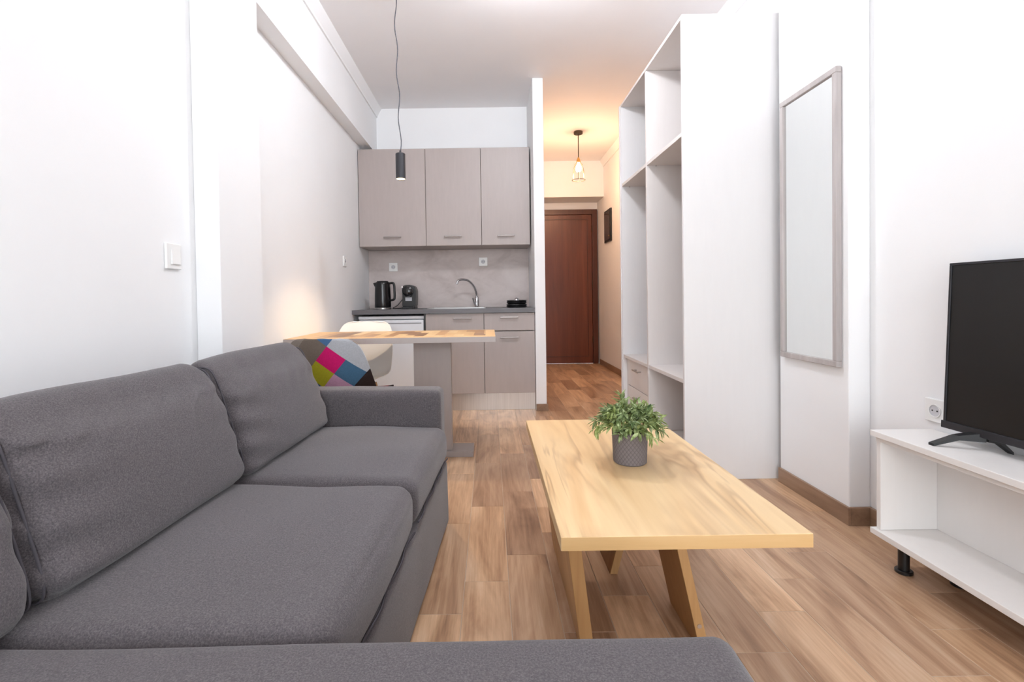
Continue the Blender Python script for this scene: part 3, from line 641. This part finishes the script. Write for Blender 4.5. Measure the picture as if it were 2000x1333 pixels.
for xx, s in ((0.125, -1), (TVW - 0.125, 1)):
    bm = bmesh.new()
    for side in (-1, 1):
        # flat tapered strut from the underside of the set down to the stand
        tip = Vector((xx - s * 0.035, 0.048, 0.004)) if side > 0 else Vector((xx + s * 0.065, -0.100, 0.004)); topv = Vector((xx + 0.012 * s, 0.012 + side * 0.004, g0 - 0.006))
        midp = (tip + topv) / 2 + Vector((0, 0, 0.010))
        L_ = [topv, midp, tip]; wd_ = [0.015, 0.011, 0.009]; th = [0.014, 0.007, 0.0038]
        rings = []
        for p, a_, h_ in zip(L_, wd_, th): rings.append([bm.verts.new(p + Vector(q)) for q in ((-a_, 0, -h_), (a_, 0, -h_), (a_, 0, h_), (-a_, 0, h_))])
        for r0, r1 in zip(rings, rings[1:]):
            for i in range(4): bm.faces.new([r0[i], r0[(i + 1) % 4], r1[(i + 1) % 4], r1[i]])
        bm.faces.new(rings[0]); bm.faces.new(rings[-1])
    link('foot', bm, 'black_plastic', tv, False, False)

# ------------------------------------------------------------------ sofa
SA = math.atan(0.058)
sf = thing('sofa', 'dark grey fabric corner sofa with chaise and loose back cushions', 'sofa', (-0.19, 2.06, 0), -SA)
FAB = 'sofa_fabric'
SZ = 0.43
def soft(name, lo, hi, r, parent=sf, n=(24, 24, 8), mat=FAB, **kw):
    bm = bmesh.new(); soft_box(bm, lo, hi, r, n, **kw); return link(name, bm, mat, parent, True, False, 80)
soft('base', (-0.82, -2.03, 0.035), (-0.035, 0.0, 0.270), 0.012, n=(8, 16, 6))
soft('front_panel', (-0.030, -1.27, 0.02), (0.0, -0.004, 0.283), 0.010, n=(4, 40, 10), wr=0.003, seed=4)
soft('armrest', (-0.845, 0.002, 0.03), (-0.030, 0.125, 0.578), 0.022, n=(40, 10, 20), puff=(0.004, 0.004, 0.006), wr=0.003, seed=2)
soft('backrest', (-0.845, -2.03, 0.03), (-0.69, 0.0, 0.60), 0.04, n=(8, 40, 12), wr=0.004, seed=3)
seats = []
def skew(p): return Vector((p.x, p.y + 0.064 * p.x, p.z))          # the chaise edge stands square to the room
for i, (v0, v1) in enumerate(((-0.640, -0.003), (-1.285, -0.646))):
    c_ = soft('seat_cushion', (-0.72, v0, 0.287), (-0.004, v1, SZ), 0.040, n=(44, 40, 10), puff=(0.012, 0.004, 0.016), wr=0.006, seed=5 + i, wfreq=4.0, shear=(lambda p, a0=v0, a1=v1, k=i: Vector((p.x, p.y + k * 0.064 * p.x * max(0, min(1, (a1 - p.y) / (a1 - a0))), p.z)))); seats.append(c_)
    tube('seam', [(-0.0 + 0.004 * math.sin(k), v0 + 0.03 + (v1 - v0 - 0.06) * k / 20, 0.300) for k in range(21)], 0.003, 'seam_fabric', c_, 6, world=False)
ch = soft('chaise_base', (-0.70, -2.10, 0.035), (0.61, -1.30, 0.270), 0.03, n=(30, 20, 6), plan_r=0.06, shear=skew)
soft('chaise_cushion', (-0.70, -2.12, 0.275), (0.645, -1.282, SZ - 0.002), 0.035, n=(60, 44, 10), puff=(0.004, 0.004, 0.008), wr=0.004, seed=9, plan_r=0.06, wfreq=4.0, shear=skew)
def back_cushion(v0, v1, seed):
    zb, zt = SZ + 0.004, 0.782
    def shear(p):
        f = (p.z - zb) / (zt - zb); return Vector((p.x - 0.115 * f + 0.075 * f * max(0, min(1, (-0.497 - p.x) / 0.193)), p.y, p.z))
    bm = bmesh.new()
    soft_box(bm, (-0.690, v0, zb), (-0.497, v1, zt), 0.05, (12, 56, 36), (0.045, 0.010, 0.004), 0.0, seed, None, None)
    # creases that fan out from the corners
    for v in bm.verts:
        f = (v.co.z - zb) / (zt - zb); t_ = (v.co.y - v0) / (v1 - v0)
        n_ = noise.noise(Vector((v.co.x * 3 + seed, v.co.y * 3.2, v.co.z * 3.2 + seed)))
        e0 = max(0, 1 - t_ / 0.45) ** 2; e1 = max(0, 1 - (1 - t_) / 0.35) ** 2
        fold = math.sin(f * 24 + t_ * 7 + seed + 2.0 * noise.noise(v.co * 4))
        amp = 0.010 * e0 + 0.005 * e1
        top = 0.0045 * max(0, f - 0.6) / 0.4 * math.sin(t_ * 44 - f * 20 + seed)
        wf = max(0.0, min(1.0, (v.co.x + 0.68) / 0.08)); v.co.x += wf * (amp * fold + 0.006 * n_ + top); v.co.z -= 0.050 * f ** 5 * min(1.2, abs(v.co.x + 0.594) / 0.10) ** 2
        v.co.z += 0.012 * n_ * f + 0.012 * f
        v.co.y += 0.004 * n_
        v.co = shear(v.co)
    c_ = link('back_cushion', bm, FAB, sf, True, False, 80)
    # piped seam around the near end
    for vv in (v0 + 0.012, v1 - 0.012):
        loop = []
        for k in range(40):
            q = 2 * math.pi * k / 40; cx_, cz_ = math.cos(q), math.sin(q)
            sx = math.copysign(abs(cx_) ** 0.35, cx_) * 0.086; sz = math.copysign(abs(cz_) ** 0.35, cz_) * (zt - zb) / 2 * 0.945
            loop.append(shear(Vector((-0.594 + sx, vv, (zb + zt) / 2 + sz))))
        tube('piping', loop, 0.0028, 'seam_fabric', c_, 6, True, False)
back_cushion(-0.640, -0.006, 1); back_cushion(-1.262, -0.640, 4); back_cushion(-1.95, -1.264, 8)
for uu, vv in ((-0.62, -0.2), (-0.1, -0.2), (-0.6, -1.9), (0.45, -1.45), (0.45, -1.95)):
    cyl('foot', (uu, vv, 0), 0.022, 0.0355, 'black_plastic', sf, 14, 'z', 0, False)

# ------------------------------------------------------------------ coffee table
ct = thing('coffee_table', 'long light oak coffee table with splayed plank legs', 'coffee table', (0.46, 1.70, 0))
CX0, CX1, CY0, CY1, CZ = 0.160, 0.760, 1.145, 2.25, 0.40
bm = bmesh.new(); add_box(bm, CX0, CX1, CY0, CY1, CZ - 0.034, CZ, 0.0012, 1); tp_ = link('table_top', bm, 'oak_top', ct)
bm = bmesh.new(); add_box(bm, CX0 + 0.0012, CX1 - 0.0012, CY0 - 0.0012, CY0 - 0.0001, CZ - 0.0328, CZ - 0.0012)
link('edge_band', bm, 'oak_edge', tp_)
def plank(name, xt, xb, y0t, y1t, y0b, y1b, th=0.026, zt=CZ - 0.0345):
    bm = bmesh.new()
    B = [(xb, y0b), (xb + th, y0b), (xb + th, y1b), (xb, y1b)]; T_ = [(xt, y0t), (xt + th, y0t), (xt + th, y1t), (xt, y1t)]
    vb = [bm.verts.new((x, y, 0)) for x, y in B]; vt = [bm.verts.new((x, y, zt)) for x, y in T_]
    bm.faces.new(vb[::-1]); bm.faces.new(vt)
    for i in range(4): bm.faces.new([vb[i], vb[(i + 1) % 4], vt[(i + 1) % 4], vt[i]])
    bmesh.ops.recalc_face_normals(bm, faces=bm.faces); bmesh.ops.bevel(bm, geom=bm.edges[:], offset=0.0012, segments=1, affect='EDGES')
    return link(name, bm, 'oak_leg', ct)
l1 = plank('leg', 0.478, 0.556, 1.30, 1.52, 1.30, 1.52)
l2 = plank('leg', 0.192, 0.234, 1.30, 1.90, 1.30, 1.90, 0.036)
l3 = plank('leg', 0.500, 0.405, 1.68, 1.86, 1.68, 1.86)
box('stretcher', (0.245, 0.500, 1.74, 1.775, CZ - 0.085, CZ - 0.035), 'oak_edge', ct)
cyl('screw', (0.553, 1.2975, 0.075), 0.006, 0.003, 'chrome', l1, 14, 'y')

# potted plant
PXc, PYc = 0.474, 1.665
pp = thing('potted_plant', 'small bushy green artificial plant in a grey patterned pot', 'plant', (PXc, PYc, CZ))
bm = bmesh.new(); add_lathe(bm, [(0, 0.0), (0.052, 0.0), (0.056, 0.004), (0.060, 0.108), (0.060, 0.111), (0.055, 0.111), (0.054, 0.09), (0, 0.09)], 48, (0, 0, 0)); link('pot', bm, 'pot_clay', pp, True, False)
cyl('soil', (0, 0, 0.0905), 0.0535, 0.008, 'soil', pp, 24, 'z', 0, False)
def leaf(bm, p, d, up, L_, wd_):
    d = d.normalized(); s = d.cross(up).normalized(); n_ = s.cross(d).normalized()
    P = [p, p + d * L_ * 0.35 + s * wd_ + n_ * wd_ * 0.4, p + d * L_ * 0.75 + s * wd_ * 0.7 + n_ * 0.0, p + d * L_ - n_ * L_ * 0.12, p + d * L_ * 0.75 - s * wd_ * 0.7, p + d * L_ * 0.35 - s * wd_ + n_ * wd_ * 0.4, p + d * L_ * 0.45 - n_ * wd_ * 0.1]
    v = [bm.verts.new(q) for q in P]
    for f in ((0, 1, 6), (1, 2, 6), (2, 3, 6), (3, 4, 6), (4, 5, 6), (5, 0, 6)): bm.faces.new([v[i] for i in f])
rs = random.Random(3)
for k in range(46):
    az = 2 * math.pi * k * 0.381966 + rs.uniform(-0.2, 0.2); el = math.sqrt((k + 0.5) / 46)      # 0 upright, 1 outwards
    reach = 0.030 + 0.095 * el * rs.uniform(0.8, 1.12); hz = 0.112 + 0.074 * (1 - el ** 2) * rs.uniform(0.8, 1.15) + 0.012 * rs.random()
    if k == 1: reach, hz = 0.03, 0.215
    p0 = Vector((0.03 * el * math.cos(az), 0.03 * el * math.sin(az), 0.098)); p2 = Vector((reach * math.cos(az), reach * math.sin(az), hz)); p1 = (p0 + p2) / 2 + Vector((0, 0, 0.045))
    pts = [(1 - t_) ** 2 * p0 + 2 * t_ * (1 - t_) * p1 + t_ * t_ * p2 for t_ in [i / 8 for i in range(9)]]
    bm = bmesh.new(); add_tube(bm, pts, 0.0011, 4)
    for i in range(3, 9):
        tg = (pts[i] - pts[i - 1]).normalized()
        for s in range(3):
            a2 = rs.uniform(0, 6.283); side = tg.orthogonal().normalized(); side = Matrix.Rotation(a2, 3, tg) @ side
            dd = (tg * rs.uniform(0.3, 0.9) + side * rs.uniform(0.6, 1.0) + Vector((0, 0, rs.uniform(-0.25, 0.2))))
            leaf(bm, pts[i], dd, Vector((rs.uniform(-.3, .3), rs.uniform(-.3, .3), 1)), rs.uniform(0.026, 0.046), rs.uniform(0.0045, 0.0072))
    leaf(bm, pts[8], (pts[8] - pts[7]), Vector((0.1, 0.1, 1)), 0.036, 0.0045)
    link('sprig', bm, 'leaf_green', pp, False, False)

# ------------------------------------------------------------------ dining table
dt = thing('dining_table', 'pedestal dining table with a strip-patterned wood top against the left wall', 'dining table', (-0.57, 3.05, 0))
QX0, QX1, QY0, QY1, QZ = XL + 0.002, 0.030, 2.76, 3.36, 0.752
box('table_top', (QX0, QX1, QY0, QY1, QZ - 0.032, QZ), 'table_grey', dt, 0.0015)
box('inlay', (QX0 + 0.14, QX1 - 0.06, QY0 + 0.09, QY1 - 0.04, QZ + 0.0002, QZ + 0.0012), 'strip_laminate', dt, 0)
bm = bmesh.new()
for b in ((QX0 + 0.001, QX0 + 0.1395, QY0 + 0.002, QY1 - 0.002), (QX1 - 0.0595, QX1 - 0.002, QY0 + 0.002, QY1 - 0.002), (QX0 + 0.14, QX1 - 0.06, QY0 + 0.002, QY0 + 0.0895), (QX0 + 0.14, QX1 - 0.06, QY1 - 0.0395, QY1 - 0.002)): add_box(bm, b[0], b[1], b[2], b[3], QZ + 0.0002, QZ + 0.0012)
link('border', bm, 'beech', dt)
box('pedestal', (-0.475, -0.245, 2.99, 3.055, 0.034, QZ - 0.0325), 'table_grey', dt, 0.002)
box('foot_plate', (-0.60, -0.115, 2.96, 3.14, 0.0, 0.0335), 'table_grey', dt, 0.002)

# ------------------------------------------------------------------ shell chairs
def shell(bm, thick, zk=1.0):
    def Z(z): return 0.45 + (z - 0.45) * zk if z > 0.45 else z
    prof = catmull([(0, y, Z(z)) for y, z in ((0.215, 0.424), (0.190, 0.448), (0.10, 0.447), (0, 0.433), (-0.085, 0.428), (-0.155, 0.452), (-0.195, 0.52), (-0.222, 0.61), (-0.245, 0.70), (-0.263, 0.775), (-0.272, 0.815))], 6)
    m = len(prof); NU = 28
    wpts = [0.185, 0.210, 0.222, 0.226, 0.228, 0.228, 0.226, 0.219, 0.206, 0.188, 0.178]
    curl = [0.000, 0.010, 0.022, 0.036, 0.052, 0.066, 0.066, 0.052, 0.034, 0.020, 0.014]
    def samp(a_, f):
        x = f * (len(a_) - 1); i = min(int(x), len(a_) - 2); t_ = x - i
        p0, p1, p2, p3 = a_[max(i - 1, 0)], a_[i], a_[i + 1], a_[min(i + 2, len(a_) - 1)]
        return 0.5 * (2 * p1 + (p2 - p0) * t_ + (2 * p0 - 5 * p1 + 4 * p2 - p3) * t_ * t_ + (3 * p1 - p0 - 3 * p2 + p3) * t_ ** 3)
    G_ = []
    for i, p in enumerate(prof):
        f = i / (m - 1); d_ = (prof[min(i + 1, m - 1)] - prof[max(i - 1, 0)]).normalized(); nrm = Vector((0, d_.z, -d_.y))
        hw, c_ = samp(wpts, f), samp(curl, f)
        if f > 0.84: hw *= 0.52 + 0.48 * math.sqrt(max(0.0, 1 - ((f - 0.84) / 0.16) ** 2))
        if f < 0.10: hw *= 0.72 + 0.28 * math.sqrt(max(0.0, 1 - ((0.10 - f) / 0.10) ** 2))
        G_.append([bm.verts.new(p + Vector(((2 * j / NU - 1) * hw, 0, 0)) + nrm * c_ * abs(2 * j / NU - 1) ** 2.4) for j in range(NU + 1)])
    for i in range(m - 1):
        for j in range(NU): bm.faces.new([G_[i][j], G_[i][j + 1], G_[i + 1][j + 1], G_[i + 1][j]])
    bmesh.ops.recalc_face_normals(bm, faces=bm.faces)
    bmesh.ops.solidify(bm, geom=bm.faces[:], thickness=thick)
    return bm
def shell_chair(label, loc, rz, mat, thick, zk=1.0):
    t = thing('shell_chair', label, 'chair', loc, rz)
    bm = bmesh.new(); shell(bm, thick, zk); s = link('seat_shell', bm, mat, t, True, False, 50)
    for sx in (-1, 1):
        for sy in (-1, 1):
            tube('leg', [(sx * 0.12, 0.02 + sy * 0.10, 0.405), (sx * 0.180, 0.02 + sy * 0.195, 0.0)], [0.015, 0.011], 'beech', t, 12, world=False)
    bm = bmesh.new()
    for (p, q) in (((-0.14, -0.10, 0.33), (0.14, 0.14, 0.33)), ((0.14, -0.10, 0.33), (-0.14, 0.14, 0.325)), ((-0.12, -0.08, 0.405), (0.12, -0.08, 0.405)), ((-0.12, 0.12, 0.405), (0.12, 0.12, 0.405))): add_tube(bm, [p, q], 0.005, 8)
    link('leg_brace', bm, 'black_metal', t, True, False)
    return t
shell_chair('shell chair covered in multicoloured patchwork fabric, behind the sofa arm', (-0.805, 2.68, 0), R(-8), 'patchwork', 0.013, 0.90)
shell_chair('white plastic shell chair between the dining table and the fridge', (-0.925, 3.25, 0), R(172), 'chair_plastic', 0.006)
